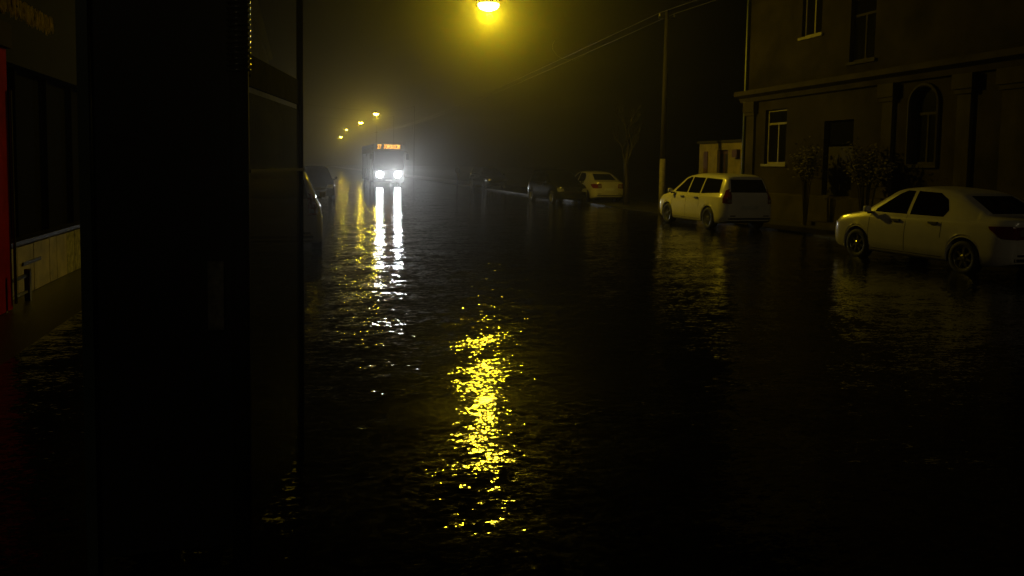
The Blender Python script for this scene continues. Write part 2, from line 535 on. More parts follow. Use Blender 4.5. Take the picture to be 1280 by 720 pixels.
# cream panels of the low wall
lw = MB().box(SX + .003, SX + .05, 10.25, 15.7, 0.03, 0.70).build('low_wall', M_cream, sh)
yy = 10.27
k = 0
while yy < 15.5:
    ww = random.choice((.34, .42, .5, .62))
    m_ = M_plaster if 12.9 < yy < 13.9 else M_cream
    MB().box(SX + .053, SX + .078 + random.uniform(0, .008), yy, min(yy + ww - .014, 15.68), 0.055, 0.665 + random.uniform(-.006, .006)).build('panel', m_, lw)
    yy += ww
    k += 1
MB().box(SX + .003, SX + .14, 10.2, 15.75, 0.705, 0.75).build('sill', M_black, lw)
MB().box(SX + .087, SX + .10, 11.05, 11.75, 0.42, 0.46).build('vent_slot', M_trim, lw)
M_pier_cap = mat('brown_pier_cap', (.05, .035, .015), .9, spec=.08)
# red pier
rp = empty('red_pier', (0, 0, 0), 0, 'red painted pier with a small plaque at the shop corner', 'pier')
MB().box(SX + .005, SX + .26, 9.15, 10.12, 0.05, 2.95).build('shaft', M_redpaint, rp)
MB().box(SX + .005, SX + .31, 9.1, 10.16, 2.955, 3.22).build('capital', M_pier_cap, rp)
MB().box(SX + .262, SX + .28, 9.3, 9.8, 2.2, 2.7).build('plaque', M_pier_cap, rp)
MB().tube([(SX + .285, 10.14, .1), (SX + .285, 10.14, 2.5)], .016, 8).build('edge_strip', M_alloy, rp)
# low rail
ra = empty('low_rail', (0, 0, 0), 0, 'short dark metal rail standing beside the red pier', 'rail')
MB().box(-3.2, -3.14, 10.72, 10.78, 0.0, 0.42).build('post', M_blacksteel, ra)
MB().box(-3.2, -3.14, 9.9, 9.96, 0.0, 0.42).build('post', M_blacksteel, ra)
MB().box(-3.185, -3.155, 9.97, 10.71, 0.33, 0.37).build('rail', M_blacksteel, ra)
MB().box(-3.185, -3.155, 9.97, 10.71, 0.14, 0.17).build('rail', M_blacksteel, ra)
# fringed awning
aw = empty('fringed_awning', (0, 0, 0), 0, 'orange-brown fringed awning hanging over the shop pavement', 'awning')
AX, AZ = -2.7, 3.17
mb = MB()
mb.quadmesh([(SX + .01, 4.2, AZ + .35), (SX + .01, 10.1, AZ + .35), (AX, 10.1, AZ + .12), (AX, 4.2, AZ + .12),
             (SX + .01, 4.2, AZ + .31), (SX + .01, 10.1, AZ + .31), (AX, 10.1, AZ + .08), (AX, 4.2, AZ + .08)],
            [(0, 3, 2, 1), (4, 5, 6, 7), (0, 1, 5, 4), (1, 2, 6, 5), (2, 3, 7, 6), (3, 0, 4, 7)])
mb.build('canopy', M_thatch, aw)
fg = MB()
for i in range(2000):
    y = random.uniform(4.2, 10.15)
    x = AX + random.uniform(-.05, .03)
    ln = random.uniform(.08, .17)
    t = AZ + .12 + random.uniform(-.02, .03)
    wd = random.uniform(.008, .02)
    sk = random.uniform(-.02, .02)
    fg.quadmesh([(x, y, t), (x + .004, y + wd, t), (x + .01, y + wd * .9 + sk, t - ln), (x + .008, y + wd * .2 + sk, t - ln)], [(0, 1, 2, 3)])
fg.build('fringe', M_thatch, aw, kind='stuff')
for yy in (4.5, 6.8, 9.0):
    MB().tube([(SX + .01, yy, 2.92), (AX + .02, yy, AZ + .07)], .014, 6).build('strut', M_blacksteel, aw)

# row houses further up the left side
def row_house(y0, y1, h, label):
    o = empty('row_house', (0, 0, 0), 0, label, 'house')
    hl = []
    n = int((y1 - y0) / 3.4)
    for fl in range(int(h // 3.3)):
        for k in range(n):
            c = y0 + (k + .5) * (y1 - y0) / n
            hl.append((c - .6, c + .6, .9 + fl * 3.3, 2.6 + fl * 3.3))
    facade_wall(y0, y1, 0, h, hl, SX, 1, .3).build('wall', M_stucco2, o)
    MB().box(SX - 8, SX - .31, y0, y1, 0, h).build('rear_block', M_stucco2, o)
    for q in hl:
        f = MB().box(SX - .16, SX - .12, q[0], q[1], q[2], q[2] + .06).box(SX - .16, SX - .12, q[0], q[1], q[3] - .06, q[3]).box(SX - .155, SX - .125, q[0], q[0] + .07, q[2] + .06, q[3] - .06).box(SX - .155, SX - .125, q[1] - .07, q[1], q[2] + .06, q[3] - .06).build('window', M_dullwhite, o)
        MB().box(SX - .19, SX - .165, q[0], q[1], q[2], q[3]).build('pane', M_glass, f)
    prism_y(y0, y1, [(SX - .05, h - .3), (SX + .2, h - .2), (SX + .45, h), (SX + .45, h + .12), (SX - .05, h + .15)]).build('cornice', M_stucco2, o)
    MB().box(SX - 8, SX + .3, y0, y1, h + .155, h + .35).build('roof', M_roofdark, o)
row_house(26.1, 58, 10.2, 'long dark row house directly beyond the shop front')
row_house(58.1, 96, 13.4, 'tall dark row house between two lower ones')
row_house(96.1, 170, 10.4, 'farthest dark row house along the shop side of the street')

# ------------------------------------------------------------------ bus shelter
st = empty('bus_shelter', (0, 0, 0), 0, 'dark bus shelter with black end panel, tinted glass and slim posts', 'bus shelter')
P1 = Vector((-0.255, 3.68, 0))
P2 = Vector((0.0, 5.0, 0))
pm = MB()
pm.tube([(P1.x, P1.y, -.1), (P1.x, P1.y, 3.1)], .042, 16)
post = pm.build('post', mat('matt_post', (.015, .013, .01), .75, spec=.15), st, True)
hx = []
z = 2.12
a = 0
while z < 3.08:
    hx.append((P1.x + .046 * math.cos(a), P1.y + .046 * math.sin(a), z))
    a += 2 * math.pi / 14
    z += 0.024 / 14
MB().tube(hx, .0075, 5).build('spiral_cable', M_cable, post, True)
MB().tube([(P2.x, P2.y, -.1), (P2.x, P2.y, 3.1)], .02, 12).build('post', M_blacksteel, st, True)
PX0 = -0.86
MB().box(PX0 - .012, PX0 + .03, 3.62, 3.7, -.1, 3.1).build('post', M_greensteel, st)
MB().box(PX0 + .032, P1.x - .015, 3.66, 3.69, 0.05, 3.05).build('end_panel', M_black, st)
dv = (P2 - P1).normalized()
nv = Vector((dv.y, -dv.x, 0))
def slab(a, b, z0, z1, t, off=0.0):
    mb = MB()
    p = [a + nv * (off - t / 2), b + nv * (off - t / 2), b + nv * (off + t / 2), a + nv * (off + t / 2)]
    vs = [(q.x, q.y, z0) for q in p] + [(q.x, q.y, z1) for q in p]
    return mb.quadmesh(vs, [(0, 3, 2, 1), (4, 5, 6, 7), (0, 1, 5, 4), (1, 2, 6, 5), (2, 3, 7, 6), (3, 0, 4, 7)])
L_ = (P2 - P1).length
slab(P1 + dv * .06, P2 - dv * .03, 2.09, 2.23, .02).build('name_board', mat('dull_board', (0.02, 0.019, 0.014), 0.9, spec=.05, scale=10, var=.3), st)
slab(P1 + dv * .06, P2 - dv * .03, -0.05, 2.06, .01).build('glass_pane', M_tint, st)
slab(P1 + dv * .05, P2 - dv * .025, 1.70, 1.715, .03, .022).build('rail', M_alloy, st)
MB().box(-1.1, .12, 3.5, 5.2, 3.105, 3.2).build('roof', M_black, st)
MB().tube([(PX0 + .04, 4.95, -.1), (PX0 + .04, 4.95, 3.1)], .02, 12).build('post', M_blacksteel, st, True)
# paper notice on the end panel edge
MB().box(P1.x - .13, P1.x - .065, 3.640, 3.646, 1.02, 1.32).build('notice', mat('torn_notice', (.12, .11, .09), .8, scale=14, var=.45), st)
MB().box(-.9, -.4, 3.9, 4.85, .42, .47).build('bench_seat', M_brown, st)
for yy in (4.0, 4.7):
    MB().box(-.75, -.55, yy, yy + .05, -.1, .415).build('bench_leg', M_blacksteel, st)

# ------------------------------------------------------------------ street lamps on span wires
def lamp(x, y, z, scale, power, label, y_r, x_r=15.2, zr=9.6, house=False):
    o = empty('street_lamp', (x, y, z), 0, label, 'street lamp', 'sodium lamps hung over the street')
    sc = scale
    MB().lathe([(0.0, .30 * sc), (.05 * sc, .30 * sc), (.07 * sc, .22 * sc), (.20 * sc, .16 * sc), (.30 * sc, .05 * sc), (.31 * sc, .0), (.29 * sc, .0), (.27 * sc, .05 * sc), (.15 * sc, .12 * sc), (0, .14 * sc)], 28).build('housing', M_blacksteel, o, True)
    MB().lathe([(.28 * sc, .0), (.28 * sc, -.05 * sc), (.23 * sc, -.12 * sc), (.12 * sc, -.165 * sc), (.001, -.175 * sc)], 28).build('bowl', M_bulb, o, True)
    lz = -x, -y, -z
    lw_ = [(-3.38 - x, y_r - y, 10.0 - z)]
    dx = 0
    for k in range(1, 9):
        t = k / 8
        lw_.append((-3.38 - x + (3.38 + x) * t, (y_r - y) * (1 - t), 10.0 - z + (.34 - 10.0 + z) * t - .25 * math.sin(math.pi * t)))
    for k in range(1, 9):
        t = k / 8
        lw_.append(((x_r - x) * t, (y_r - y) * t, .34 + (zr - z - .34) * t - .25 * math.sin(math.pi * t)))
    MB().tube(lw_, .009, 6).build('span_wire', M_cable, o)
    ld = bpy.data.lights.new('sodium_light', 'POINT')
    ld.energy = power
    ld.color = SODIUM
    ld.shadow_soft_size = .09 * sc
    lo = bpy.data.objects.new('sodium_light', ld)
    col.objects.link(lo)
    lo.parent = o
    lo.location = (0, 0, -.275 * sc)
    return o
lamp(6.31, 27.5, 7.30, 1.3, LAMP_W, 'big glowing sodium lamp hanging alone, far brighter than the other street lamps', 26.0, 15.95, 10.1)
mast_spots = []
for x, y, z, p, lab in ((9.99, 110.9, 8.5, 1.0, 'glowing sodium lamp high beyond the bus, highest of the distant lamps'),
                        (9.76, 136.0, 8.5, 1.0, 'glowing sodium lamp second highest of the distant row beyond the bus'),
                        (9.11, 166.9, 8.5, .35, 'small faint sodium lamp, faintest of the distant row beyond the bus'),
                        (10.25, 213.7, 8.5, .8, 'lowest sodium lamp of the distant row beyond the bus')):
    lamp(x, y, z, 1.25 if p > .5 else .8, LAMP_W * .32 * p, lab, y)
    mast_spots.append(y)
for i, y in enumerate(mast_spots):
    m_ = empty('wire_mast', (15.2, y, 0), 0, ('slim dark mast holding the wire of the highest distant lamp', 'slim dark mast holding the wire of the second highest distant lamp', 'slim dark mast holding the wire of the faintest distant lamp', 'slim dark mast holding the wire of the lowest distant lamp')[i], 'mast', 'masts of the distant lamp wires')
    MB().tube([(0, 0, -.2), (0, 0, 9.7)], [.04, .03], 8).build('shaft', M_black, m_)
    MB().tube([(0, 0, 9.6), (-.25, 0, 9.6)], .02, 6).build('hook', M_black, m_)
# tall pole at the right kerb with two cables
pl = empty('utility_pole', (13.55, 28.6, 0), 0, 'tall slim pole with whitewashed foot beside the parked wagon', 'pole')
MB().tube([(0, 0, -.3), (0, 0, 2.1)], [.13, .12], 14).build('whitewashed_foot', M_whitewash, pl, True)
MB().tube([(0, 0, 2.102), (0, 0, 7.75)], [.115, .075], 14).build('shaft', M_concrete, pl, True)
MB().box(-.35, .35, -.04, .04, 7.42, 7.5).build('crossarm', M_blacksteel, pl)
for dx in (-.3, .3):
    MB().lathe([(.0, 0), (.03, 0), (.045, .04), (.03, .07), (.04, .1), (.0, .13)], 10, Matrix.Translation((dx, 0, 7.5))).build('insulator', M_white, pl, True)
MB().tube([(-.09, -.1, 6.3), (-.14, -.14, 6.45), (-.09, -.1, 6.6)], .02, 6).build('bracket', M_alloy, pl)
p2 = empty('far_pole', (13.55, 150, 0), 0, 'dim distant cable pole standing up the street past the parked cars', 'pole')
MB().tube([(0, 0, -.3), (0, 0, 7.75)], [.045, .03], 8).build('shaft', M_black, p2, True)
MB().box(-.35, .35, -.04, .04, 7.42, 7.5).build('crossarm', M_blacksteel, p2)
for dx, lab in ((-.3, 'thin overhead cable glinting beside the big lamp, on the road side'), (.3, 'thin overhead cable glinting beside the big lamp, on the house side')):
    pts = []
    for (ya, yb) in ((-6, 28.6), (28.6, 150)):
        N = 24
        for k in range(N):
            t = k / N
            pts.append((13.55 + dx, ya + (yb - ya) * t, 7.64 - (.35 if yb < 50 else .9) * math.sin(math.pi * t)))
    pts.append((13.55 + dx, 150, 7.64))
    tag(MB().tube(pts, .010, 8).build('overhead_cable', M_alucable, None, True), lab, 'cable')
# slack loop dangling from the cable
lp = [Vector(q) for q in ((13.25, 36.3, 7.30), (12.9, 36.2, 6.95), (12.4, 36.0, 6.72), (11.9, 35.9, 6.70), (11.5, 35.8, 6.85), (11.25, 35.7, 7.1), (11.2, 35.6, 7.3), (11.3, 35.6, 7.5))]
tag(MB().tube(lp, .012, 6).build('slack_cable', M_alucable, None, True), 'slack cable end curling down from the overhead cable near the big lamp', 'cable')

# ------------------------------------------------------------------ vegetation
def bare_tree(x, y, h, label, seed):
    rnd = random.Random(seed)
    o = empty('bare_tree', (x, y, 0), 0, label, 'tree')
    mb = MB()
    tp = [(0, 0, -.2), (.03, .02, h * .2), (-.05, .03, h * .42), (.04, -.02, h * .6)]
    MB().tube(tp, [.15, .12, .10, .07], 10).build('trunk', M_bark, o, True)
    def br(p, d, ln, r, lev):
        pts = [p]
        q = p
        for k in range(4):
            d = (d + Vector((rnd.uniform(-.25, .25), rnd.uniform(-.25, .25), rnd.uniform(-.05, .2)))).normalized()
            q = q + d * ln / 4
            pts.append(q)
        mb.tube(pts, [r, r * .85, r * .7, r * .55, r * .4], 5)
        if lev < 3:
            for _ in range(3):
                k = rnd.randint(2, 4)
                nd = (d + Vector((rnd.uniform(-.9, .9), rnd.uniform(-.9, .9), rnd.uniform(-.2, .6)))).normalized()
                br(pts[k], nd, ln * .6, r * .5, lev + 1)
    for k in range(5):
        a = k * 1.3
        br(Vector(tp[2 + k % 2]), Vector((math.cos(a) * .6, math.sin(a) * .6, 1)).normalized(), h * .22, .045, 0)
    mb.build('crown', M_bark, o)
    return o
bare_tree(14.6, 34.6, 4.6, 'slim leafless young tree on the pavement beyond the utility pole', 5)

def shrub(x, y, h, rx, label, seed):
    rnd = random.Random(seed)
    o = empty('shrub', (x, y, .02), 0, label, 'shrub')
    s_ = MB()
    lf = MB()
    for k in range(16):
        a = rnd.uniform(0, 6.28)
        q = rnd.uniform(.3, 1)
        top = Vector((math.cos(a) * rx * .5 * q, math.sin(a) * rx * q, h * rnd.uniform(.75, 1)))
        mid = Vector((top.x * .4, top.y * .4, h * .5))
        s_.tube([(top.x * .1, top.y * .1, 0), mid, top], [.018, .012, .006], 5)
        for _ in range(75):
            t = rnd.uniform(.25, 1)
            p = (mid * (1 - t) + top * t) + Vector((rnd.gauss(0, .11), rnd.gauss(0, .13), rnd.gauss(0, .1)))
            u = Vector((rnd.uniform(-1, 1), rnd.uniform(-1, 1), rnd.uniform(-.6, 1))).normalized() * rnd.uniform(.04, .075)
            v = u.orthogonal().normalized() * rnd.uniform(.018, .035)
            lf.quadmesh([p - u, p + v, p + u * 1.1, p - v], [(0, 1, 2, 3)])
    s_.build('stem', M_bark, o)
    lf.build('foliage', M_rose, o, kind='stuff')
shrub(15.3, 21.95, 2.55, .6, 'ragged leafy shrub left of the dark house door', 3)
shrub(15.3, 19.2, 2.45, .85, 'wide leafy shrub between the house door and the arched window', 4)

# ------------------------------------------------------------------ cars
def lerp_profile(prof, y):
    if y <= prof[0][0]:
        return prof[0][1]
    for (a, va), (b, vb) in zip(prof, prof[1:]):
        if y <= b:
            t = (y - a) / (b - a)
            return va + (vb - va) * t
    return prof[-1][1]
def smooth_profile(prof, y, r=.07):
    return sum(lerp_profile(prof, y + d * r) * wgt for d, wgt in ((-1, .15), (-.5, .2), (0, .3), (.5, .2), (1, .15)))

def make_car(name, loc, rz, label, spec, group=None, cat='car'):
    """spec: L, W, top profile [(y,z)], belt profile, axles, wheel radius, windows, paint"""
    L, W = spec['L'], spec['W'] / 2
    ax = spec['axles']
    wr = spec.get('wr', .31)
    ra_ = wr + .055
    paint = spec['paint']
    o = empty(name, loc, rz, label, cat, group)
    ys = set()
    n = int(L / .055)
    for k in range(n + 1):
        ys.add(round(-L / 2 + L * k / n, 4))
    for e in (.004, .012, .03, .06, .1):
        ys.add(-L / 2 + e)
        ys.add(L / 2 - e)
    for a in ax:
        for k in range(17):
            ys.add(round(a + ra_ * math.cos(math.pi * k / 16), 4))
        ys.add(a - ra_ - .004)
        ys.add(a + ra_ + .004)
    ys = sorted(ys)
    rings = []
    belt = spec['belt']
    for y in ys:
        top = smooth_profile(spec['top'], y)
        e = (L / 2 - abs(y))
        kx = 1.0 - .16 * max(0, 1 - e / .35) ** 2.2 - .05 * max(0, 1 - e / 1.1) ** 2
        if e < .05:
            kx -= .03 * (1 - e / .05) ** 2
        wd = W * kx
        zb = .2 + .10 * max(0, 1 - e / .5) ** 1.5
        arch = False
        for a in ax:
            if abs(y - a) <= ra_ + 1e-4:
                zb = wr + math.sqrt(max(0, ra_ ** 2 - (y - a) ** 2))
                arch = True
        bz = min(lerp_profile(belt, y), top - .05)
        gh = max(top - bz, .02)
        tum = min(.30, gh * .36)
        pts = [(0, zb), (wd - .14, zb), (wd - (.0 if arch else .05), zb), (wd - .012, zb + .05), (wd, .42), (wd + .004, .56), (wd - .006, .70), (wd - .012, .735), (wd - .03, bz - .05), (wd - .055, bz)]
        zz = zb
        q = []
        for (x, z_) in pts:
            zz = max(zz, z_)
            q.append((x, min(zz, bz)))
        pts = q
        x0 = wd - .07
        rw = x0 - tum
        rz_ = .07 if gh > .2 else .3 * gh
        for t in (.04, .3, .6, .88):
            pts.append((x0 - tum * t ** 1.15, bz + (gh - rz_) * t))
        pts += [(rw - .02, top - rz_ * .55), (rw - .07, top - rz_ * .2), (rw * .72, top), (rw * .35, top + .012 * min(1, gh * 3)), (0, top + .016 * min(1, gh * 3))]
        rings.append([(x, y, z_) for x, z_ in pts])
    m = len(rings[0])
    mb = MB()
    vs, fs = [], []
    full = 2 * m - 2
    for rg in rings:
        vs += [(-x, y, z_) for x, y, z_ in rg]
        vs += [(x, y, z_) for x, y, z_ in rg[-2:0:-1]]
    for i in range(len(rings) - 1):
        for k in range(full):
            a, b = i * full + k, i * full + (k + 1) % full
            fs.append((a, b, b + full, a + full))
    fs.append(tuple(range(full)))
    fs.append(tuple((len(rings) - 1) * full + k for k in range(full))[::-1])
    mb.quadmesh(vs, fs)
    body = mb.build('body', paint, o)
    me = body.data
    bm = bmesh.new()
    bm.from_mesh(me)
    bmesh.ops.remove_doubles(bm, verts=bm.verts, dist=.0005)
    bmesh.ops.recalc_face_normals(bm, faces=bm.faces)
    for f in bm.faces:
        f.smooth = True
    for ed in bm.edges:
        if len(ed.link_faces) == 2 and ed.calc_face_angle(0) > R(42):
            ed.smooth = False
    bm.to_mesh(me)
    bvh = BVHTree.FromBMesh(bm)
    bm.free()
    def conform(name_, poly, mode, m_, off=.006, thick=.012, step=.07, parent=o, side=1, mode_limit=True):
        """poly in (y,z) for mode 'side', (x,z) for 'rear'/'front', (x,y) for 'top'; or mode = (u, v, n) axes"""
        if mode == 'side':
            u, v, nn = Vector((0, 1, 0)), Vector((0, 0, 1)), Vector((side, 0, 0))
        elif mode == 'rear':
            u, v, nn = Vector((1, 0, 0)), Vector((0, 0, 1)), Vector((0, -1, 0))
        elif mode == 'front':
            u, v, nn = Vector((1, 0, 0)), Vector((0, 0, 1)), Vector((0, 1, 0))
        elif mode == 'top':
            u, v, nn = Vector((1, 0, 0)), Vector((0, 1, 0)), Vector((0, 0, 1))
        else:
            u, v, nn = [Vector(q_).normalized() for q_ in mode]
        b2 = bmesh.new()
        b2.faces.new([b2.verts.new((a_, b_, 0)) for a_, b_ in poly])
        for ax_, idx in ((Vector((1, 0, 0)), 0), (Vector((0, 1, 0)), 1)):
            lo_ = min(p_[idx] for p_ in poly)
            hi_ = max(p_[idx] for p_ in poly)
            k_ = lo_ + step
            while k_ < hi_ - .01:
                bmesh.ops.bisect_plane(b2, geom=b2.verts[:] + b2.edges[:] + b2.faces[:], plane_co=ax_ * k_, plane_no=ax_)
                k_ += step
        for v_ in b2.verts:
            st_ = u * v_.co.x + v * v_.co.y + nn * 6
            h_ = bvh.ray_cast(st_, -nn)
            far = {'rear': L / 2, 'front': L / 2}.get(mode, None)
            if h_[0] is None or (far and mode_limit and h_[0].dot(nn) < far - .45):
                h_ = bvh.find_nearest(u * v_.co.x + v * v_.co.y + nn * (far - .05 if far else W))
            v_.co = h_[0] + (nn * .6 + h_[1] * .4).normalized() * off
        bmesh.ops.recalc_face_normals(b2, faces=b2.faces)
        if b2.faces and sum((f_.normal.dot(nn) for f_ in b2.faces)) < 0:
            bmesh.ops.reverse_faces(b2, faces=b2.faces)
        bmesh.ops.solidify(b2, geom=b2.faces[:], thickness=thick)
        for f_ in b2.faces:
            f_.smooth = False
        me_ = bpy.data.meshes.new(name_)
        b2.to_mesh(me_)
        b2.free()
        me_.materials.append(m_)
        ob = bpy.data.objects.new(name_, me_)
        col.objects.link(ob)
        ob.parent = parent
        return ob
    for s in (-1, 1):
        for poly in spec['side_windows']:
            conform('side_window', poly, 'side', M_carglass, side=s)
        for y_, z_ in spec['handles']:
            conform('door_handle', [(y_ - .1, z_ - .02), (y_ + .1, z_ - .02), (y_ + .11, z_ + .015), (y_ - .1, z_ + .02)], 'side', spec.get('handle_m', M_trim), off=.03, thick=.035, side=s)
        for seam in spec['seams']:
            (y0, z0), (y1, z1) = seam
            if abs(y1 - y0) < abs(z1 - z0):
                poly = [(y0 - .005, z0), (y0 + .005, z0), (y1 + .005, z1), (y1 - .005, z1)]
            else:
                poly = [(y0, z0 - .005), (y1, z1 - .005), (y1, z1 + .005), (y0, z0 + .005)]
            conform('door_seam', poly, 'side', M_trim, off=.002, thick=.004, side=s)
        # rear lamps wrap round the corner
        conform('tail_light', [(s * q_, z_) for q_, z_ in spec['tail']], 'rear', M_red, off=.014, thick=.03, step=.05)
        conform('tail_light', spec['tail_side'], 'side', M_red, off=.012, thick=.03, step=.05, side=s)
        conform('reversing_lamp', [(s * q_, z_) for q_, z_ in spec['rev']], 'rear', M_clear, off=.024, thick=.02, step=.05)
        conform('headlight', [(s * q_, z_) for q_, z_ in spec['head']], 'front', M_clear, off=.012, thick=.03, step=.05)
        conform('bumper_reflector', [(s * .45, .42), (s * .62, .42), (s * .62, .45), (s * .45, .45)], 'rear', M_trim, off=.01, thick=.02)
        # door mirror
        my, mz = spec['mirror']
        xm = s * (W - .02)
        mm = MB().box(min(xm + s * .03, xm + s * .16), max(xm + s * .03, xm + s * .16), my - .05, my + .06, mz, mz + .13).build('door_mirror', spec.get('mirror_m', paint), o, True, bevel=.035)
        MB().box(min(xm - s * .08, xm + s * .06), max(xm - s * .08, xm + s * .06), my + .0, my + .04, mz - .03, mz + .02).build('mirror_arm', M_trim, mm)
    conform('rear_window', spec['rear_glass'], spec.get('rear_mode', 'rear'), M_carglass, off=.006, mode_limit=False)
    conform('windscreen', spec['front_glass'], 'front', M_carglass, off=.006, mode_limit=False)
    conform('number_plate', [(-.26, spec['plate']), (.26, spec['plate']), (.26, spec['plate'] + .11), (-.26, spec['plate'] + .11)], 'rear', M_plate, off=.012)
    conform('grille', [(-.45, .5), (.45, .5), (.48, .64), (-.48, .64)], 'front', M_trim, off=.01)
    conform('lower_bumper', [(-W * .75, .26), (W * .75, .26), (W * .78, .38), (-W * .78, .38)], 'rear', M_trim, off=.008)
    # wheels
    for a in ax:
        for s in (-1, 1):
            Mx = Matrix.Translation((s * (W - .11), a, wr)) @ Matrix.Rotation(s * math.pi / 2, 4, 'Y')
            t = MB().lathe([(wr * .66, -.10), (wr * .93, -.10), (wr, -.065), (wr, .065), (wr * .93, .098), (wr * .7, .10), (wr * .64, .085), (wr * .62, -.06)], 30, Mx)
            wh = t.build('wheel', M_rubber, o, True)
            rm = MB().lathe([(wr * .655, .088), (wr * .60, .085), (wr * .56, .04), (wr * .5, .0), (.001, .0)], 30, Mx)
            for k in range(7):
                a_ = 2 * math.pi * k / 7
                c_, s_ = math.cos(a_), math.sin(a_)
                tx, ty = -s_, c_
                i_, o_ = .05, wr * .62
                vv = []
                for (rr, hw, zz_) in ((i_, .028, .075), (o_, .02, .07)):
                    for sg in (-1, 1):
                        vv.append(Mx @ Vector((c_ * rr + tx * hw * sg, s_ * rr + ty * hw * sg, zz_)))
                for (rr, hw, zz_) in ((i_, .03, .005), (o_, .022, .03)):
                    for sg in (-1, 1):
                        vv.append(Mx @ Vector((c_ * rr + tx * hw * sg, s_ * rr + ty * hw * sg, zz_)))
                rm.quadmesh(vv, [(0, 2, 3, 1), (0, 4, 6, 2), (1, 3, 7, 5)])
            rm.lathe([(.06, .03), (.06, .08), (.045, .088), (.001, .09)], 14, Mx)
            rm.build('rim', spec.get('rim_m', M_alloy), wh)
    return o

def sedan_spec(paint, **kw):
    d = dict(L=4.35, W=1.74, paint=paint, axles=(-1.30, 1.33), wr=.31,
             top=[(-2.175, .985), (-2.12, 1.03), (-1.74, 1.06), (-1.66, 1.075), (-1.02, 1.41), (-.7, 1.485), (-.1, 1.525), (.35, 1.49), (.55, 1.44), (1.22, 1.04), (1.35, .99), (1.9, .88), (2.1, .78), (2.175, .66)],
             belt=[(-2.175, .95), (-1.0, .96), (1.0, .93), (2.175, .8)],
             side_windows=[[(-.78, 1.0), (.0, 1.0), (-.02, 1.44), (-.55, 1.42), (-.76, 1.31), (-.86, 1.12)],
                           [(.09, 1.0), (.92, 1.0), (.88, 1.07), (.42, 1.37), (.25, 1.44), (.07, 1.44)]],
             handles=[(-.62, .88), (.28, .87)],
             seams=[((.045, .3), (.045, .97)), ((-.80, .62), (-.80, .97)), ((1.0, .32), (1.0, .95)), ((-.85, .28), (.95, .275))],
             tail=[(.42, .72), (.66, .70), (.80, .74), (.80, .90), (.45, .92)],
             rev=[(.46, .76), (.60, .75), (.61, .86), (.48, .87)],
             tail_side=[(-2.16, .70), (-2.02, .71), (-1.80, .86), (-1.78, .90), (-2.16, .92)],
             head=[(.45, .62), (.76, .60), (.78, .76), (.5, .74)],
             rear_glass=[(-.56, 1.10), (.56, 1.10), (.46, 1.385), (-.46, 1.385)],
             front_glass=[(-.62, 1.07), (.62, 1.07), (.5, 1.42), (-.5, 1.42)], plate=.6, mirror=(.95, .98))
    d.update(kw)
    return d
def wagon_spec(paint, **kw):
    d = dict(L=4.2, W=1.74, paint=paint, axles=(-1.25, 1.3), wr=.32,
             top=[(-2.1, .98), (-2.06, 1.1), (-1.86, 1.52), (-1.6, 1.6), (-.2, 1.62), (.35, 1.56), (.55, 1.5), (1.2, 1.06), (1.35, 1.0), (1.85, .9), (2.03, .8), (2.1, .66)],
             belt=[(-2.1, .98), (-1.0, .98), (1.0, .95), (2.1, .82)],
             side_windows=[[(-1.72, 1.08), (-.72, 1.03), (-.74, 1.49), (-1.62, 1.46)], [(-.64, 1.03), (.06, 1.03), (.04, 1.50), (-.66, 1.49)],
                           [(.14, 1.03), (.92, 1.03), (.88, 1.1), (.42, 1.44), (.25, 1.5), (.12, 1.5)]],
             handles=[(-.55, .9), (.3, .9)],
             seams=[((.1, .3), (.1, 1.0)), ((-.70, .62), (-.70, 1.0)), ((1.0, .32), (1.0, .95)), ((-.8, .28), (.9, .275))],
             tail=[(.58, .78), (.72, .78), (.66, 1.12), (.58, 1.12)],
             rev=[(.59, .82), (.69, .82), (.67, .9), (.59, .9)],
             tail_side=[(-2.08, .78), (-1.95, .8), (-1.93, 1.15), (-2.0, 1.2)],
             head=[(.45, .62), (.76, .60), (.78, .78), (.5, .76)],
             rear_glass=[(-.58, 1.1), (.58, 1.1), (.5, 1.46), (-.5, 1.46)],
             front_glass=[(-.62, 1.08), (.62, 1.08), (.5, 1.48), (-.5, 1.48)], plate=.62, mirror=(.95, 1.0))
    d.update(kw)
    return d
WADE = -.05   # wheels stand a little below the flood
make_car('parked_sedan', (12.0, 12.85, WADE), R(2.5), 'white four-door sedan parked in front of the dim stuccoed house', sedan_spec(M_whitepaint))
make_car('parked_wagon', (12.3, 22.4, WADE + .04), R(1.0), 'white station wagon parked beside the whitewashed pole', wagon_spec(M_whitepaint))
make_car('parked_saloon', (14.35, 38.4, .02), R(2), 'pale saloon showing its tail beyond the utility pole', sedan_spec(M_beigepaint))
make_car('parked_hatchback', (12.3, 38.0, WADE), R(180 + 6), 'dark car with glinting headlamps beside the pale saloon', wagon_spec(M_darkpaint, L=3.9))
make_car('parked_hatchback', (14.0, 60.5, WADE+.05), R(180 + 8), 'dark car farther up the street past the pale saloon', wagon_spec(M_darkpaint))
make_car('parked_hatchback', (-.43, 18.1, WADE), R(0), 'beige hatchback seen through the tinted shelter glass', wagon_spec(M_beigepaint))
make_car('parked_hatchback', (.75, 41.0, WADE), R(180), 'dark car standing in the lamp reflections beyond the beige hatchback', wagon_spec(M_darkpaint))

# road sign that glints right of the bus
sg = empty('road_sign', (11.9, 62, 0), 0, 'small road sign on a thin post right of the bus', 'sign')
MB().tube([(0, 0, -.2), (0, 0, 1.5)], .03, 8).build('post', M_concrete, sg)
MB().lathe([(.001, .0), (.22, .0), (.23, .01), (.22, .02), (.001, .02)], 20, Matrix.Translation((0, -.05, 1.3)) @ Matrix.Rotation(R(90), 4, 'X') @ Matrix.Rotation(R(20), 4, 'Y')).build('disc', M_alloy, sg)

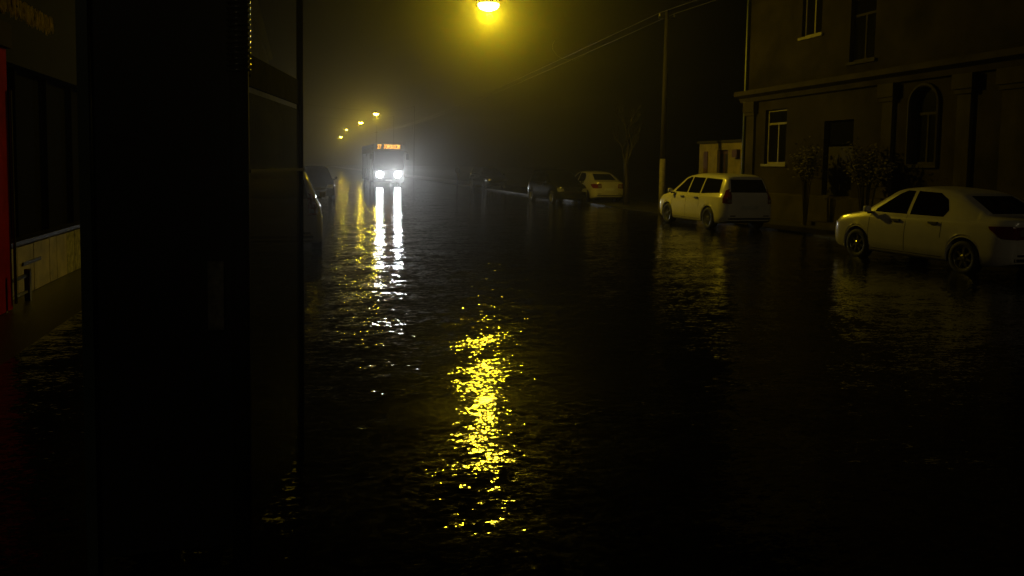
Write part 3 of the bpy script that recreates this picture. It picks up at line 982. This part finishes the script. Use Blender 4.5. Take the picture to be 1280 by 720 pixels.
# ------------------------------------------------------------------ bus
BX, BY = 6.78, 64.0
bs = empty('city_bus', (BX, BY, -.02), 0, 'oncoming city bus with glaring white headlamps and amber route sign', 'bus')
bw, bl, bh = 1.25, 11.5, 3.32
body = MB().box(-bw, bw, 0, bl, .32, bh).build('body', M_buspaint, bs, False, bevel=.09)
MB().box(-1.14, 1.14, -.012, .03, 1.25, 2.78).build('windscreen', M_carglass, bs, False, bevel=.01)
for k in range(6):
    y0 = 1.6 + k * 1.6
    for s in (-1, 1):
        MB().box(min(s * (bw - .03), s * (bw + .008)), max(s * (bw - .03), s * (bw + .008)), y0, y0 + 1.5, 1.35, 2.6).build('side_window', M_carglass, bs)
for y0 in (.35, 5.3, 9.7):
    dr = MB().box(-bw - .014, -bw + .02, y0, y0 + 1.2, .4, 2.55).build('door', M_trim, bs)
    MB().box(-bw - .02, -bw - .0145, y0 + .08, y0 + .56, .6, 2.4).build('pane', M_carglass, dr)
    MB().box(-bw - .02, -bw - .0145, y0 + .64, y0 + 1.12, .6, 2.4).build('pane', M_carglass, dr)
MB().box(-1.2, 1.2, -.06, .05, .3, .62).build('bumper', M_trim, bs, False, bevel=.03)
MB().box(-.26, .26, -.075, -.062, .4, .51).build('number_plate', M_plate, bs)
sgn = MB().box(-1.02, 1.02, -.03, .02, 2.92, 3.29).build('route_sign', M_black, bs)
FONT = {'2': '01110100010000100010001000100011111', '7': '11111000010001000100010000100001000', 'J': '00111000100001000010000101001001100',
        'O': '01110100011000110001100011000101110', 'R': '11110100011000111110101001001010001', 'V': '10001100011000110001100010101000100',
        '3': '11111000100010000010000011000101110', 'M': '10001110111010110101100011000110001', ' ': '0' * 35}
txt = '27 JOROVO3M'
cell = 1.80 / (len(txt) * 6)
dm = MB()
for i, ch in enumerate(txt):
    for r_ in range(7):
        for c_ in range(5):
            if FONT[ch][r_ * 5 + c_] == '1':
                x = -.9 + (i * 6 + c_) * cell
                z = 3.26 - (r_ + 1) * .045
                dm.box(x, x + cell * .86, -.036, -.0305, z, z + .038)
dm.build('lettering', M_amber, sgn)
for s in (-1, 1):
    Mx = Matrix.Translation((s * .70, -.045, .91)) @ Matrix.Rotation(R(90), 4, 'X') @ Matrix.Diagonal((1.08, 1.0, 1, 1))
    hl = MB().lathe([(.0, .03), (.10, .028), (.20, .012), (.235, -.02), (.235, -.06)], 24, Mx).build('headlight', M_head, bs, True)
    sd = bpy.data.lights.new('headlight_beam', 'SPOT')
    sd.energy = HEAD_W * (1.0 if s > 0 else .55)
    sd.color = (.93, .97, 1.0)
    sd.spot_size = R(38)
    sd.spot_blend = .9
    sd.shadow_soft_size = .1
    so = bpy.data.objects.new('headlight_beam', sd)
    col.objects.link(so)
    so.parent = bs
    so.location = (s * .70, -.22, .91)
    so.rotation_euler = (R(88), 0, R(180))
    MB().tube([(s * 1.18, -.02, 2.75), (s * 1.42, -.25, 2.7), (s * 1.42, -.28, 2.55)], .02, 6).build('mirror_arm', M_trim, bs)
    MB().box(s * 1.42 - .1, s * 1.42 + .1, -.36, -.26, 2.1, 2.55).build('mirror', M_trim, bs, False, bevel=.03)
    MB().tube([(s * .1, -.03, 1.27), (s * .75, -.03, 1.75)], .012, 5).build('wiper', M_trim, bs)
    for y0 in (2.5, 8.6):
        Mx = Matrix.Translation((s * (bw - .14), y0, .48)) @ Matrix.Rotation(s * math.pi / 2, 4, 'Y')
        wh = MB().lathe([(.28, -.13), (.46, -.13), (.48, -.1), (.48, .1), (.46, .16), (.3, .16)], 28, Mx).build('wheel', M_rubber, bs, True)
        MB().lathe([(.3, .155), (.26, .1), (.1, .1), (.09, .15), (.001, .15)], 24, Mx).build('rim', M_alloy, wh, True)

# ------------------------------------------------------------------ haze: rain-wet night air
hz = MB().box(-14, 62, -13, 255, -1.2, 16.5).build('haze', M_black)
hz['kind'] = 'stuff'
hz['label'] = 'thin rain-wet night air over the whole street'
hm = bpy.data.materials.new('haze')
hm.use_nodes = True
hn = hm.node_tree
hn.nodes.clear()
ho = hn.nodes.new('ShaderNodeOutputMaterial')
pvn = hn.nodes.new('ShaderNodeVolumePrincipled')
pvn.inputs['Color'].default_value = (.95, .95, .95, 1)
pvn.inputs['Density'].default_value = HAZE
pvn.inputs['Anisotropy'].default_value = HAZE_G
hn.links.new(pvn.outputs[0], ho.inputs['Volume'])
hz.data.materials.clear()
hz.data.materials.append(hm)
